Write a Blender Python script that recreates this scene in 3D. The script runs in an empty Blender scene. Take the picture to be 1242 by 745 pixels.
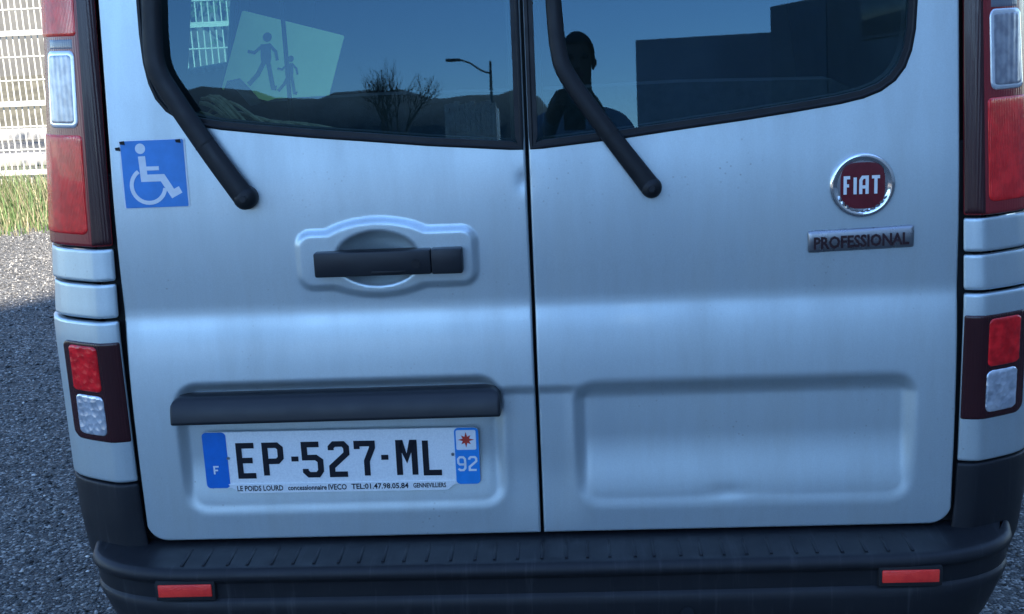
import bpy, bmesh, math, random
import numpy as np
from mathutils import Vector, Matrix

random.seed(7); rng = np.random.default_rng(7)
R = math.radians
S = bpy.context.scene
COL = S.collection

# ------------------------------------------------------------------ camera
CAM = Vector((.086, -2.168, 1.522)); PITCH, YAW, ROLL = R(13.49), R(-3.27), R(2.64)
fw = Vector((math.sin(YAW)*math.cos(PITCH), math.cos(YAW)*math.cos(PITCH), -math.sin(PITCH)))
rt = Vector((math.cos(YAW), -math.sin(YAW), 0)); up = rt.cross(fw)
cr = rt*math.cos(ROLL) - up*math.sin(ROLL); cu = rt*math.sin(ROLL) + up*math.cos(ROLL)
cd = bpy.data.cameras.new('camera'); cam = bpy.data.objects.new('camera', cd); COL.objects.link(cam)
cam.matrix_world = Matrix(((cr.x, cu.x, -fw.x, CAM.x), (cr.y, cu.y, -fw.y, CAM.y), (cr.z, cu.z, -fw.z, CAM.z), (0, 0, 0, 1)))
cd.sensor_width = 36; cd.lens = 1500/1242*36; cd.clip_start = .01; cd.clip_end = 3000
S.camera = cam

# ------------------------------------------------------------------ sky, sun, exposure
SUN_AZ = math.atan2(.57, -.82); SUN_EL = R(38)      # azimuth clockwise from +y
w = bpy.data.worlds.new('World'); S.world = w; w.use_nodes = True
nt = w.node_tree; nt.nodes.clear()
sky = nt.nodes.new('ShaderNodeTexSky'); sky.sky_type = 'NISHITA'; sky.sun_disc = False
sky.sun_elevation = SUN_EL; sky.sun_rotation = SUN_AZ; sky.air_density = 1.0; sky.dust_density = 0; sky.ozone_density = 5.2; sky.altitude = 1300
bg = nt.nodes.new('ShaderNodeBackground'); bg.inputs[1].default_value = .15
wo = nt.nodes.new('ShaderNodeOutputWorld')
nt.links.new(sky.outputs[0], bg.inputs[0]); nt.links.new(bg.outputs[0], wo.inputs[0])
sd = bpy.data.lights.new('sun', 'SUN'); sd.energy = 5.0; sd.angle = R(.5); sd.color = (1, .93, .82)
sun = bpy.data.objects.new('sun', sd); COL.objects.link(sun)
to_sun = Vector((math.sin(SUN_AZ)*math.cos(SUN_EL), math.cos(SUN_AZ)*math.cos(SUN_EL), math.sin(SUN_EL)))
sun.rotation_euler = to_sun.to_track_quat('Z', 'Y').to_euler(); sun.location = (8, -10, 12)
S.view_settings.view_transform = 'Standard'; S.view_settings.look = 'None'
S.view_settings.exposure = 1.95; S.view_settings.gamma = 1
S.render.engine = 'CYCLES'
S.cycles.max_bounces = 10; S.cycles.transparent_max_bounces = 12; S.cycles.use_denoising = True
S.cycles.caustics_reflective = False; S.cycles.caustics_refractive = False

# ------------------------------------------------------------------ helpers
def sm(a, b, x):
    t = np.clip((x-a)/(b-a), 0, 1); return t*t*(3-2*t)
def link(o, parent=None):
    COL.objects.link(o)
    if parent is not None: o.parent = parent
    return o
def tag(o, label=None, cat=None, group=None, kind=None):
    if label: o['label'] = label
    if cat: o['category'] = cat
    if group: o['group'] = group
    if kind: o['kind'] = kind
    return o
def empty(name, loc=(0, 0, 0), rz=0):
    o = bpy.data.objects.new(name, None); o.location = loc; o.rotation_euler = (0, 0, rz); o.empty_display_size = .1
    return link(o)
class MB:
    def __init__(s): s.v = []; s.f = []
    def add(s, v, f):
        n = len(s.v); s.v += [tuple(map(float, p)) for p in v]; s.f += [tuple(i+n for i in q) for q in f]; return s
    def box(s, x0, x1, y0, y1, z0, z1, bev=0):
        if bev <= 0:
            v = [(x, y, z) for x in (x0, x1) for y in (y0, y1) for z in (z0, z1)]
            return s.add(v, [(0, 1, 3, 2), (4, 6, 7, 5), (0, 4, 5, 1), (2, 3, 7, 6), (0, 2, 6, 4), (1, 5, 7, 3)])
        bm = bmesh.new(); bmesh.ops.create_cube(bm, size=1)
        for q in bm.verts: q.co = Vector(((x0+x1)/2+q.co.x*(x1-x0), (y0+y1)/2+q.co.y*(y1-y0), (z0+z1)/2+q.co.z*(z1-z0)))
        bmesh.ops.bevel(bm, geom=bm.edges[:], offset=bev, segments=2, affect='EDGES', profile=.5)
        s.bm(bm); return s
    def bm(s, bm):
        bm.verts.index_update(); s.add([q.co for q in bm.verts], [[q.index for q in f.verts] for f in bm.faces]); bm.free(); return s
    def tube(s, pts, rad, n=10, cap=True, squash=None):
        pts = [Vector(p) for p in pts]; rad = [rad]*len(pts) if isinstance(rad, (int, float)) else rad
        base = len(s.v); prev = None
        for i, p in enumerate(pts):
            t = (pts[min(i+1, len(pts)-1)]-pts[max(i-1, 0)]).normalized()
            a = Vector((0, 1, 0)) if abs(t.y) < .95 else Vector((1, 0, 0))
            if prev is not None: a = prev
            b = t.cross(a).normalized(); a = b.cross(t).normalized(); prev = a
            for k in range(n):
                th = 2*math.pi*k/n; sq = squash or 1
                s.v.append(tuple(p+float(rad[i])*(a*math.cos(th)*sq+b*math.sin(th))))
        for i in range(len(pts)-1):
            for k in range(n):
                a0 = base+i*n+k; a1 = base+i*n+(k+1) % n
                s.f.append((a0, a1, a1+n, a0+n))
        if cap:
            s.f.append(tuple(base+k for k in range(n))[::-1]); e = base+(len(pts)-1)*n
            s.f.append(tuple(e+k for k in range(n)))
        return s
    def grid(s, P, flip=False, mask=None, wrap=False):
        a, b = P.shape[:2]; base = len(s.v); s.v += [tuple(map(float, q)) for q in P.reshape(-1, 3)]
        for i in range(a-1):
            for j in range(b if wrap else b-1):
                if mask is not None and not mask[i, j]: continue
                j2 = (j+1) % b
                q = (base+i*b+j, base+i*b+j2, base+(i+1)*b+j2, base+(i+1)*b+j)
                s.f.append(q[::-1] if flip else q)
        return s
    def build(s, name, mat, parent=None, smooth=True, sharp=40, normals=True):
        me = bpy.data.meshes.new(name); me.from_pydata(s.v, [], s.f); me.update()
        if normals:
            bm = bmesh.new(); bm.from_mesh(me); bmesh.ops.recalc_face_normals(bm, faces=bm.faces); bm.to_mesh(me); bm.free()
        if smooth:
            me.shade_smooth()
            try: me.set_sharp_from_angle(angle=R(sharp))
            except Exception: pass
        if mat: me.materials.append(mat)
        o = bpy.data.objects.new(name, me); return link(o, parent)

# ------------------------------------------------------------------ materials
def material(name, base=(.5, .5, .5), rough=.5, metal=0, coat=0, coat_rough=.05, spec=.5, trans=0, ior=1.45,
             var=0, vscale=8, vstretch=(1, 1, 1), bump=0, bscale=200, bdist=.002, col2=None, rvar=0, emit=None, flake=0):
    m = bpy.data.materials.new(name); m.use_nodes = True; t = m.node_tree; b = t.nodes['Principled BSDF']
    b.inputs['Base Color'].default_value = (*base, 1); b.inputs['Roughness'].default_value = rough; b.inputs['Metallic'].default_value = metal
    b.inputs['Coat Weight'].default_value = coat; b.inputs['Coat Roughness'].default_value = coat_rough
    b.inputs['Specular IOR Level'].default_value = spec; b.inputs['Transmission Weight'].default_value = trans; b.inputs['IOR'].default_value = ior
    tc = t.nodes.new('ShaderNodeTexCoord')
    mp = t.nodes.new('ShaderNodeMapping'); mp.inputs['Scale'].default_value = vstretch; t.links.new(tc.outputs['Object'], mp.inputs[0])
    if var or rvar:
        n = t.nodes.new('ShaderNodeTexNoise'); n.inputs['Scale'].default_value = vscale; n.inputs['Detail'].default_value = 6; n.inputs['Roughness'].default_value = .6
        t.links.new(mp.outputs[0], n.inputs['Vector'])
        if var:
            cr_ = t.nodes.new('ShaderNodeMix'); cr_.data_type = 'RGBA'
            c2 = col2 or tuple(c*(1-var) for c in base)
            cr_.inputs['A'].default_value = (*c2, 1); cr_.inputs['B'].default_value = (*base, 1)
            mr = t.nodes.new('ShaderNodeMapRange'); mr.inputs[1].default_value = .35; mr.inputs[2].default_value = .65
            t.links.new(n.outputs[0], mr.inputs[0]); t.links.new(mr.outputs[0], cr_.inputs['Factor']); t.links.new(cr_.outputs['Result'], b.inputs['Base Color'])
        if rvar:
            m2 = t.nodes.new('ShaderNodeMapRange'); m2.inputs[1].default_value = .3; m2.inputs[2].default_value = .7
            m2.inputs[3].default_value = rough-rvar; m2.inputs[4].default_value = rough+rvar
            t.links.new(n.outputs[0], m2.inputs[0]); t.links.new(m2.outputs[0], b.inputs['Roughness'])
    if bump:
        n2 = t.nodes.new('ShaderNodeTexNoise'); n2.inputs['Scale'].default_value = bscale; n2.inputs['Detail'].default_value = 4
        t.links.new(tc.outputs['Object'], n2.inputs['Vector'])
        bp = t.nodes.new('ShaderNodeBump'); bp.inputs['Strength'].default_value = bump; bp.inputs['Distance'].default_value = bdist
        t.links.new(n2.outputs[0], bp.inputs['Height']); t.links.new(bp.outputs[0], b.inputs['Normal'])
    return m

def paint_material():
    m = material('silver_paint', (.60, .61, .62), .45, .66, coat=.35, coat_rough=.08)
    t = m.node_tree; b = t.nodes['Principled BSDF']; tc = t.nodes['Texture Coordinate']
    # dust: soft vertical streaks and blotches with a shape of their own
    mp = t.nodes.new('ShaderNodeMapping'); mp.inputs['Scale'].default_value = (9, 9, 1.6); t.links.new(tc.outputs['Object'], mp.inputs[0])
    n = t.nodes.new('ShaderNodeTexNoise'); n.inputs['Scale'].default_value = 1.2; n.inputs['Detail'].default_value = 7; n.inputs['Roughness'].default_value = .62
    t.links.new(mp.outputs[0], n.inputs['Vector'])
    mr = t.nodes.new('ShaderNodeMapRange'); mr.inputs[1].default_value = .42; mr.inputs[2].default_value = .72; mr.inputs[4].default_value = .50
    t.links.new(n.outputs[0], mr.inputs[0])
    mx = t.nodes.new('ShaderNodeMix'); mx.data_type = 'RGBA'; mx.inputs['A'].default_value = (.535, .62, .645, 1); mx.inputs['B'].default_value = (.42, .455, .44, 1)
    t.links.new(mr.outputs[0], mx.inputs['Factor']); t.links.new(mx.outputs['Result'], b.inputs['Base Color'])
    # grit: small dark specks, thicker in some places than in others
    v = t.nodes.new('ShaderNodeTexVoronoi'); v.inputs['Scale'].default_value = 70; t.links.new(tc.outputs['Object'], v.inputs['Vector'])
    n5 = t.nodes.new('ShaderNodeTexNoise'); n5.inputs['Scale'].default_value = 7; t.links.new(tc.outputs['Object'], n5.inputs['Vector'])
    q1 = t.nodes.new('ShaderNodeMapRange'); q1.inputs[1].default_value = .16; q1.inputs[2].default_value = .05; t.links.new(v.outputs['Distance'], q1.inputs[0])
    q2 = t.nodes.new('ShaderNodeMapRange'); q2.inputs[1].default_value = .54; q2.inputs[2].default_value = .70; q2.inputs[4].default_value = .55; t.links.new(n5.outputs[0], q2.inputs[0])
    q3 = t.nodes.new('ShaderNodeMath'); q3.operation = 'MULTIPLY'; t.links.new(q1.outputs[0], q3.inputs[0]); t.links.new(q2.outputs[0], q3.inputs[1])
    mz = t.nodes.new('ShaderNodeMix'); mz.data_type = 'RGBA'; mz.inputs['B'].default_value = (.20, .19, .175, 1)
    t.links.new(q3.outputs[0], mz.inputs['Factor']); t.links.new(mx.outputs['Result'], mz.inputs['A']); 
    # metallic flake and fine road film
    n6 = t.nodes.new('ShaderNodeTexNoise'); n6.inputs['Scale'].default_value = 420; n6.inputs['Detail'].default_value = 2; t.links.new(tc.outputs['Object'], n6.inputs['Vector'])
    q6 = t.nodes.new('ShaderNodeMapRange'); q6.inputs[1].default_value = .3; q6.inputs[2].default_value = .7; q6.inputs[3].default_value = .955; q6.inputs[4].default_value = 1.035; t.links.new(n6.outputs[0], q6.inputs[0])
    fl = t.nodes.new('ShaderNodeMix'); fl.data_type = 'RGBA'; fl.blend_type = 'MULTIPLY'; fl.inputs['Factor'].default_value = 1
    t.links.new(mz.outputs['Result'], fl.inputs['A']); t.links.new(q6.outputs[0], fl.inputs['B']); t.links.new(fl.outputs['Result'], b.inputs['Base Color'])
    m2 = t.nodes.new('ShaderNodeMapRange'); m2.inputs[1].default_value = .3; m2.inputs[2].default_value = .75; m2.inputs[3].default_value = .34; m2.inputs[4].default_value = .47
    t.links.new(n.outputs[0], m2.inputs[0]); t.links.new(m2.outputs[0], b.inputs['Roughness'])
    return m
def plastic_material():
    m = material('bumper_plastic', (.012, .013, .016), .5, spec=.35, bump=.25, bscale=900, bdist=.0006, rvar=.08, vscale=14)
    t = m.node_tree; b = t.nodes['Principled BSDF']; tc = t.nodes['Texture Coordinate']
    mp = t.nodes.new('ShaderNodeMapping'); mp.inputs['Scale'].default_value = (75, 5, 5); t.links.new(tc.outputs['Object'], mp.inputs[0])
    n = t.nodes.new('ShaderNodeTexNoise'); n.inputs['Scale'].default_value = 1; n.inputs['Detail'].default_value = 3; n.inputs['Roughness'].default_value = .7
    t.links.new(mp.outputs[0], n.inputs['Vector'])
    mr = t.nodes.new('ShaderNodeMapRange'); mr.inputs[1].default_value = .57; mr.inputs[2].default_value = .74; mr.inputs[4].default_value = .22
    t.links.new(n.outputs[0], mr.inputs[0])
    mx = t.nodes.new('ShaderNodeMix'); mx.data_type = 'RGBA'; mx.inputs['A'].default_value = (.012, .013, .016, 1); mx.inputs['B'].default_value = (.10, .10, .105, 1)
    t.links.new(mr.outputs[0], mx.inputs['Factor']); t.links.new(mx.outputs['Result'], b.inputs['Base Color'])
    return m
def glass_material(name, tint, ior=1.75, gcol=(1, 1, 1)):
    m = bpy.data.materials.new(name); m.use_nodes = True; t = m.node_tree; t.nodes.clear()
    o = t.nodes.new('ShaderNodeOutputMaterial'); tr = t.nodes.new('ShaderNodeBsdfTransparent'); tr.inputs[0].default_value = (*tint, 1)
    g = t.nodes.new('ShaderNodeBsdfGlossy'); g.inputs['Roughness'].default_value = .010; g.inputs['Color'].default_value = (*gcol, 1)
    fr = t.nodes.new('ShaderNodeFresnel')
    # a thin pane reflects alike from both sides: undo the node's inversion on the back face
    ge = t.nodes.new('ShaderNodeNewGeometry'); mi = t.nodes.new('ShaderNodeMapRange'); mi.inputs[3].default_value = ior; mi.inputs[4].default_value = 1/ior
    t.links.new(ge.outputs['Backfacing'], mi.inputs[0]); t.links.new(mi.outputs[0], fr.inputs['IOR'])
    mx = t.nodes.new('ShaderNodeMixShader'); t.links.new(fr.outputs[0], mx.inputs[0]); t.links.new(tr.outputs[0], mx.inputs[1]); t.links.new(g.outputs[0], mx.inputs[2])
    t.links.new(mx.outputs[0], o.inputs[0]); return m
def lens_material(name, base, metal=0, rough=.12, pattern=120, strength=.6, trans=0, wave=True, col2=None, coat=.15):
    m = material(name, base, rough, metal, coat=coat, coat_rough=.03, trans=trans)
    t = m.node_tree; b = t.nodes['Principled BSDF']; tc = t.nodes['Texture Coordinate']
    if wave:
        n = t.nodes.new('ShaderNodeTexWave'); n.inputs['Scale'].default_value = pattern; n.bands_direction = 'X'; n.inputs['Distortion'].default_value = .6; out = n.outputs[1]
    else:
        n = t.nodes.new('ShaderNodeTexVoronoi'); n.inputs['Scale'].default_value = pattern; out = n.outputs['Distance']
    t.links.new(tc.outputs['Object'], n.inputs['Vector'])
    bp = t.nodes.new('ShaderNodeBump'); bp.inputs['Strength'].default_value = strength; bp.inputs['Distance'].default_value = .004
    t.links.new(out, bp.inputs['Height']); t.links.new(bp.outputs[0], b.inputs['Normal'])
    if col2:
        n3 = t.nodes.new('ShaderNodeTexNoise'); n3.inputs['Scale'].default_value = 45; t.links.new(tc.outputs['Object'], n3.inputs['Vector'])
        mr = t.nodes.new('ShaderNodeMapRange'); mr.inputs[1].default_value = .4; mr.inputs[2].default_value = .62; t.links.new(n3.outputs[0], mr.inputs[0])
        mx = t.nodes.new('ShaderNodeMix'); mx.data_type = 'RGBA'; mx.inputs['A'].default_value = (*base, 1); mx.inputs['B'].default_value = (*col2, 1)
        t.links.new(mr.outputs[0], mx.inputs['Factor']); t.links.new(mx.outputs['Result'], b.inputs['Base Color'])
    return m
def gravel_material():
    m = material('gravel', (.2, .2, .2), .85); t = m.node_tree; b = t.nodes['Principled BSDF']; tc = t.nodes['Texture Coordinate']
    v = t.nodes.new('ShaderNodeTexVoronoi'); v.inputs['Scale'].default_value = 115; t.links.new(tc.outputs['Object'], v.inputs['Vector'])
    n = t.nodes.new('ShaderNodeTexNoise'); n.inputs['Scale'].default_value = 1.3; n.inputs['Detail'].default_value = 6; t.links.new(tc.outputs['Object'], n.inputs['Vector'])
    ramp = t.nodes.new('ShaderNodeValToRGB'); e = ramp.color_ramp.elements
    e[0].position = 0; e[0].color = (.028, .029, .031, 1); e[1].position = 1; e[1].color = (.46, .45, .43, 1)
    k = ramp.color_ramp.elements.new(.55); k.color = (.085, .086, .085, 1); k2 = ramp.color_ramp.elements.new(.82); k2.color = (.17, .168, .162, 1)
    sp = t.nodes.new('ShaderNodeSeparateColor'); t.links.new(v.outputs['Color'], sp.inputs[0]); t.links.new(sp.outputs[0], ramp.inputs[0])
    mx = t.nodes.new('ShaderNodeMix'); mx.data_type = 'RGBA'; mx.blend_type = 'MULTIPLY'; mx.inputs['Factor'].default_value = .85
    r2 = t.nodes.new('ShaderNodeValToRGB'); r2.color_ramp.elements[0].color = (.50, .49, .47, 1); r2.color_ramp.elements[1].color = (1.18, 1.12, 1.02, 1)
    t.links.new(n.outputs[0], r2.inputs[0]); t.links.new(ramp.outputs[0], mx.inputs['A']); t.links.new(r2.outputs[0], mx.inputs['B'])
    t.links.new(mx.outputs['Result'], b.inputs['Base Color'])
    bp = t.nodes.new('ShaderNodeBump'); bp.inputs['Strength'].default_value = 1; bp.inputs['Distance'].default_value = .008; bp.invert = True
    t.links.new(v.outputs['Distance'], bp.inputs['Height']); t.links.new(bp.outputs[0], b.inputs['Normal'])
    return m
def vcol_material(name, rough=.8, trans=0):
    m = material(name, (.3, .3, .3), rough); t = m.node_tree; a = t.nodes.new('ShaderNodeAttribute'); a.attribute_name = 'tone'
    t.links.new(a.outputs['Color'], t.nodes['Principled BSDF'].inputs['Base Color']); return m

M = dict(
    paint=paint_material(), plastic=plastic_material(),
    trim=material('satin_trim', (.014, .016, .020), .40, spec=.4, rvar=.06, vscale=20, bump=.1, bscale=700, bdist=.0004),
    rubber=material('rubber', (.009, .010, .012), .5, spec=.35, rvar=.1, vscale=30),
    dark=material('dark_gap', (.010, .010, .011), .8, bump=.1),
    interior=material('interior_plastic', (.035, .036, .038), .7, var=.3, vscale=6, bump=.2, bscale=300),
    fabric=material('seat_fabric', (.030, .032, .036), .9, var=.4, vscale=60, bump=.5, bscale=600),
    glass=glass_material('tinted_glass', (.50, .70, .66), 1.66, (.38, .71, 1.0)),
    sideglass=glass_material('side_glass', (.20, .40, .40), 1.5),
    added_hatchglass=glass_material('added_hatch_glass', (.85, .92, .92), 1.5),  # clear pane for the added hatch that lets daylight into the van
    chrome=material('chrome', (.78, .79, .80), .12, 1, rvar=.05, vscale=30),
    satin=material('satin_metal', (.30, .31, .33), .30, .9, rvar=.06, vscale=40),
    letter=material('bright_letter', (.86, .87, .88), .38, .55, rvar=.05, vscale=60),
    burgundy=material('burgundy_enamel', (.15, .012, .020), .25, coat=.4, var=.3, vscale=40),
    black_letter=material('dark_enamel', (.035, .012, .016), .4, var=.2, vscale=40),
    lamp_body=lens_material('dark_red_housing', (.24, .018, .022), rough=.22, pattern=60, strength=.15),
    lamp_smoke=lens_material('smoked_housing', (.034, .007, .009), rough=.25, pattern=60, strength=.1, coat=.15),
    red=lens_material('red_lens', (.92, .020, .022), rough=.14, pattern=90, strength=.35, col2=(.70, .011, .014), coat=.25),
    red_low=lens_material('red_faceted_lens', (.85, .015, .02), rough=.14, pattern=75, strength=.5, wave=False, col2=(.55, .008, .012)),
    clear=lens_material('clear_lens', (.40, .41, .45), metal=.5, rough=.28, pattern=28, strength=.12, col2=(.27, .28, .32)),
    clear_low=lens_material('clear_faceted_lens', (.74, .78, .84), metal=.6, rough=.2, pattern=75, strength=.55, wave=False, col2=(.52, .56, .62)),
    band=lens_material('smoky_band', (.16, .17, .20), rough=.2, pattern=60, strength=.1),
    clear_rim=material('clear_rim', (.72, .74, .76), .18, .4, coat=1, var=.15, vscale=50),
    reflector=lens_material('red_reflector', (.95, .050, .035), rough=.25, pattern=400, strength=.2, wave=False, col2=(.85, .035, .03)),
    plate=material('plate_white', (.80, .82, .81), .35, coat=.3, var=.08, vscale=300, col2=(.70, .72, .72)),
    plate_blue=material('plate_blue', (.008, .15, .55), .4, coat=.2, var=.12, vscale=60),
    region_blue=material('region_blue', (.02, .24, .66), .4, coat=.2, var=.12, vscale=60),
    plate_ink=material('plate_ink', (.008, .009, .016), .4, var=.2, vscale=60),
    white_print=material('white_print', (.72, .74, .76), .45, var=.08, vscale=60),
    red_print=material('red_print', (.52, .05, .03), .45, var=.2, vscale=200),
    sticker=material('blue_sticker', (.050, .24, .60), .5, coat=.0, var=.15, vscale=30),
    tyre=material('tyre', (.02, .02, .02), .85, var=.3, vscale=30, bump=.3, bscale=150),
    alloy=material('wheel_steel', (.35, .36, .37), .35, .8, rvar=.1, vscale=20),
    sign=material('fluorescent_board', (.85, .90, .28), .5, var=.06, vscale=20),
    sign_ink=material('sign_print', (.03, .035, .03), .6, var=.2, vscale=30),
    straw=material('brown_net', (.34, .26, .16), .9, var=.5, vscale=60, bump=.5, bscale=300),
    gravel=gravel_material(), stone=vcol_material('stone'), grass=vcol_material('grass', .7),
    fence=material('fence_coating', (.54, .53, .47), .5, var=.15, vscale=4),
    render_wall=material('pale_render', (.13, .125, .115), .85, var=.35, vscale=1.5, bump=.2, bscale=60),
    clad=material('slate_cladding', (.30, .33, .36), .7, var=.25, vscale=.6),
    clad2=material('blue_grey_cladding', (.40, .45, .52), .7, var=.25, vscale=.6),
    pane=material('dark_pane', (.12, .14, .16), .08, coat=1, var=.2, vscale=1),
    frame=material('grey_frame', (.30, .31, .33), .5, var=.2, vscale=6),
    board=material('pale_board', (.80, .74, .64), .8, var=.35, vscale=6, vstretch=(8, 8, .8)),
    kerb=material('kerb_stone', (.30, .29, .27), .85, var=.3, vscale=6, bump=.3, bscale=80),
    dry=material('dry_bank', (.11, .10, .07), .9, var=.45, vscale=3, bump=.6, bscale=30, bdist=.05),
    steel=material('lamp_steel', (.10, .105, .11), .5, .5, var=.2, vscale=8),
    bark=material('bark', (.055, .045, .036), .9, var=.4, vscale=12, bump=.6, bscale=60),
    leaf=material('leaf', (.055, .10, .025), .7, var=.5, vscale=2),
    hill=material('hill_scrub', (.070, .088, .105), .95, var=.4, vscale=.15, bump=.2, bscale=.6, bdist=.3),
    skin=material('skin', (.16, .085, .055), .55, var=.12, vscale=30), hair=material('hair', (.008, .007, .006), .6, var=.3, vscale=90, bump=.5, bscale=200),
    jacket=material('blue_jacket', (.28, .33, .40), .85, var=.3, vscale=25, bump=.3, bscale=150),
    trousers=material('dark_trousers', (.02, .02, .024), .85, var=.3, vscale=25), shoe=material('black_shoe', (.012, .012, .012), .5, var=.3, vscale=30),
    phone=material('phone_black', (.012, .012, .014), .2, coat=1, var=.2, vscale=50),
)

# ------------------------------------------------------------------ van surfaces
_ang_z = [.50, .60, .72, .84, .90, .95, .980, .992, 1.004, 1.02, 1.06, 1.14, 1.22, 1.27, 1.30, 2.2]
_ang_a = [-2.2, -1.2, -.4, 1.8, 4.2, 7.0, 9.8, 9.4, 2.8, -2.2, -2.2, 0, 2.5, 4.2, 4.0, 4.0]
_zs = np.linspace(.4, 2.2, 3601); _tn = np.tan(np.radians(np.interp(_zs, _ang_z, _ang_a)))
_ys = np.concatenate([[0], np.cumsum((_tn[1:]+_tn[:-1])/2*np.diff(_zs))]); _ys -= np.interp(.72, _zs, _ys)
def prof(z): return np.interp(z, _zs, _ys)
def k1(z): return 1-.016*np.clip((np.asarray(z)-1)/.57, 0, 2)
def sd_box(x, z, cx, cz, hx, hz, r):
    qx = np.abs(x-cx)-hx+r; qz = np.abs(z-cz)-hz+r
    return np.hypot(np.maximum(qx, 0), np.maximum(qz, 0))+np.minimum(np.maximum(qx, qz), 0)-r
def sd_ell(x, z, cx, cz, a, b):
    return (np.hypot((x-cx)/a, (z-cz)/b)-1)*min(a, b)
def door_y(x, z):
    """depth of the outer skin of the two doors at x, z (toward the camera is negative)"""
    x = np.asarray(x, float); z = np.asarray(z, float)
    y = prof(z)+.30*np.maximum(0, np.abs(x)-.70)**2
    ax = np.abs(x)
    # skin steps back a little below the shoulder between the two recesses
    y = y+.007*(1-sm(.832, .852, z))*(1-sm(.045, .10, ax))*sm(.56, .70, z)
    # pressed recesses, one in each door
    dR = sd_box(x, z, .377, .733, .309, .126, .045)
    y = y+(.0025+.0165*sm(.61, .75, z))*(1-sm(-.022, .005, dR))*(1-.9*sm(.818, .862, z))
    dL = sd_box(x, z, -.370, .742, .307, .130, .045)
    y = y+(.0025+.012*sm(.61, .73, z))*(1-sm(-.020, .004, dL))
    # handle surround: raised dog-bone with a dished scoop
    dh = np.minimum(sd_box(x, z, -.261, 1.096, .156, .046, .020), sd_ell(x, z, -.277, 1.098, .118, .064))
    dh = dh-.004*0
    y = y-.0085*(1-sm(-.001, .011, dh))
    ds = sd_ell(x, z, -.277, 1.097, .078, .051)
    es = np.hypot((x+.277)/.078, (z-1.097)/.051); y = y+.034*np.maximum(0, 1-es**2.2)
    # dents
    y = y+.0022*np.exp(-((x+.008)/.012)**2-((z-1.225)/.018)**2)
    y = y+.0013*np.exp(-((x-.345)/.030)**2-((z-.634)/.012)**2)-.0004*np.exp(-((x-.40)/.07)**2-((z-.622)/.010)**2)
    return y

# corner cross-section, from the door gap round to the flank: (x, y)
_cs = np.array([(.766, .006), (.784, .001), (.800, -.0005), (.806, .001), (.826, .0095), (.848, .020), (.872, .033), (.893, .048), (.912, .070), (.925, .100), (.934, .15), (.941, .21), (.947, .30), (.953, .45)])
_cu = np.concatenate([[0], np.cumsum(np.hypot(*np.diff(_cs, axis=0).T))]); UMAX = _cu[-1]
def u_at(x): return float(np.interp(x, _cs[:, 0], _cu))
def pillar_y(z): return .004*sm(.95, 1.03, z)+math.tan(R(4))*np.maximum(0, z-1.02)
_bz = np.array([.28, .33, .38, .42, .46, .52, .60, .70]); _bk = np.array([.74, .83, .905, .943, .967, .988, .997, 1.0])
def corner(side, u, z, off=0.):
    u = np.asarray(u, float); z = np.asarray(z, float)
    def P(u, z):
        x = np.interp(u, _cu, _cs[:, 0]); y = np.interp(u, _cu, _cs[:, 1])
        k2 = 1-.20*np.clip((z-1)/.57, 0, 1.7); kb = np.interp(z, _bz, _bk)
        return np.stack([(.765*k1(z)+(x-.765)*k2)*kb, y+pillar_y(z)+.10*(1-kb), z], -1)
    e = 1e-3; p = P(u, z); du = P(u+e, z)-P(u-e, z); dz = P(u, z+e)-P(u, z-e)
    n = np.cross(du, dz); n /= np.linalg.norm(n, axis=-1, keepdims=True)+1e-12
    p = p+n*np.asarray(off)[..., None]
    p = p*np.array([side, 1, 1]); return p

def lin(a, b, step, edge=()):
    n = max(2, int(round(abs(b-a)/step))+1); v = list(np.linspace(a, b, n))
    for d in edge: v += [a+d, b-d]
    return np.array(sorted(set(round(q, 6) for q in v)))

def panel(mapf, u0, u1, v0, v1, r=(.004, .004, .004, .004), step=.006, pillow=.003, depth=.012, base=0.):
    """rounded-rectangle panel on a surface: mapf(u, v, off); rolled edges that return inwards. r = radius at (u0v0, u1v0, u1v1, u0v1)"""
    us = lin(0, 1, step/max(u1-u0, 1e-6), (.001/(u1-u0), .003/(u1-u0), .006/(u1-u0))); us = us[(us >= 0) & (us <= 1)]
    vs = lin(0, 1, step/max(v1-v0, 1e-6), (.001/(v1-v0), .003/(v1-v0), .006/(v1-v0))); vs = vs[(vs >= 0) & (vs <= 1)]
    U, V = np.meshgrid(us, vs); X = u0+U*(u1-u0)
    def cut(x, ra, rb):          # how far the edge is pulled in at x by the corner radii
        c = np.zeros_like(x); da = x-u0; db = u1-x
        if ra > 0: c = np.where(da < ra, ra-np.sqrt(np.maximum(0, ra*ra-(ra-da)**2)), c)
        if rb > 0: c = np.where(db < rb, np.maximum(c, rb-np.sqrt(np.maximum(0, rb*rb-(rb-db)**2))), c)
        return c
    lo = v0+cut(X, r[0], r[1]); hi = v1-cut(X, r[3], r[2]); Z = lo+V*(hi-lo)
    d = np.minimum(np.minimum(X-u0, u1-X), np.minimum(Z-lo, hi-Z)); pr = .006
    off = base+pillow*np.sqrt(np.clip(1-(1-np.clip(d/pr, 0, 1))**2, 0, 1))
    P = mapf(X, Z, off); mb = MB(); mb.grid(P)
    Q = mapf(X, Z, np.full_like(X, base-depth))
    def strip(a, b): mb.grid(np.stack([a, b], 0))
    strip(P[0], Q[0]); strip(P[-1], Q[-1]); strip(P[:, 0], Q[:, 0]); strip(P[:, -1], Q[:, -1])
    bm = bmesh.new(); me = bpy.data.meshes.new('tmp'); me.from_pydata(mb.v, [], mb.f); bm.from_mesh(me); bpy.data.meshes.remove(me)
    bmesh.ops.remove_doubles(bm, verts=bm.verts, dist=1e-5); o = MB(); o.bm(bm); return o
def on_door(u, v, off):
    x = u; z = v; return np.stack([x, door_y(x, z)-off, z+0*x], -1)
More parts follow.
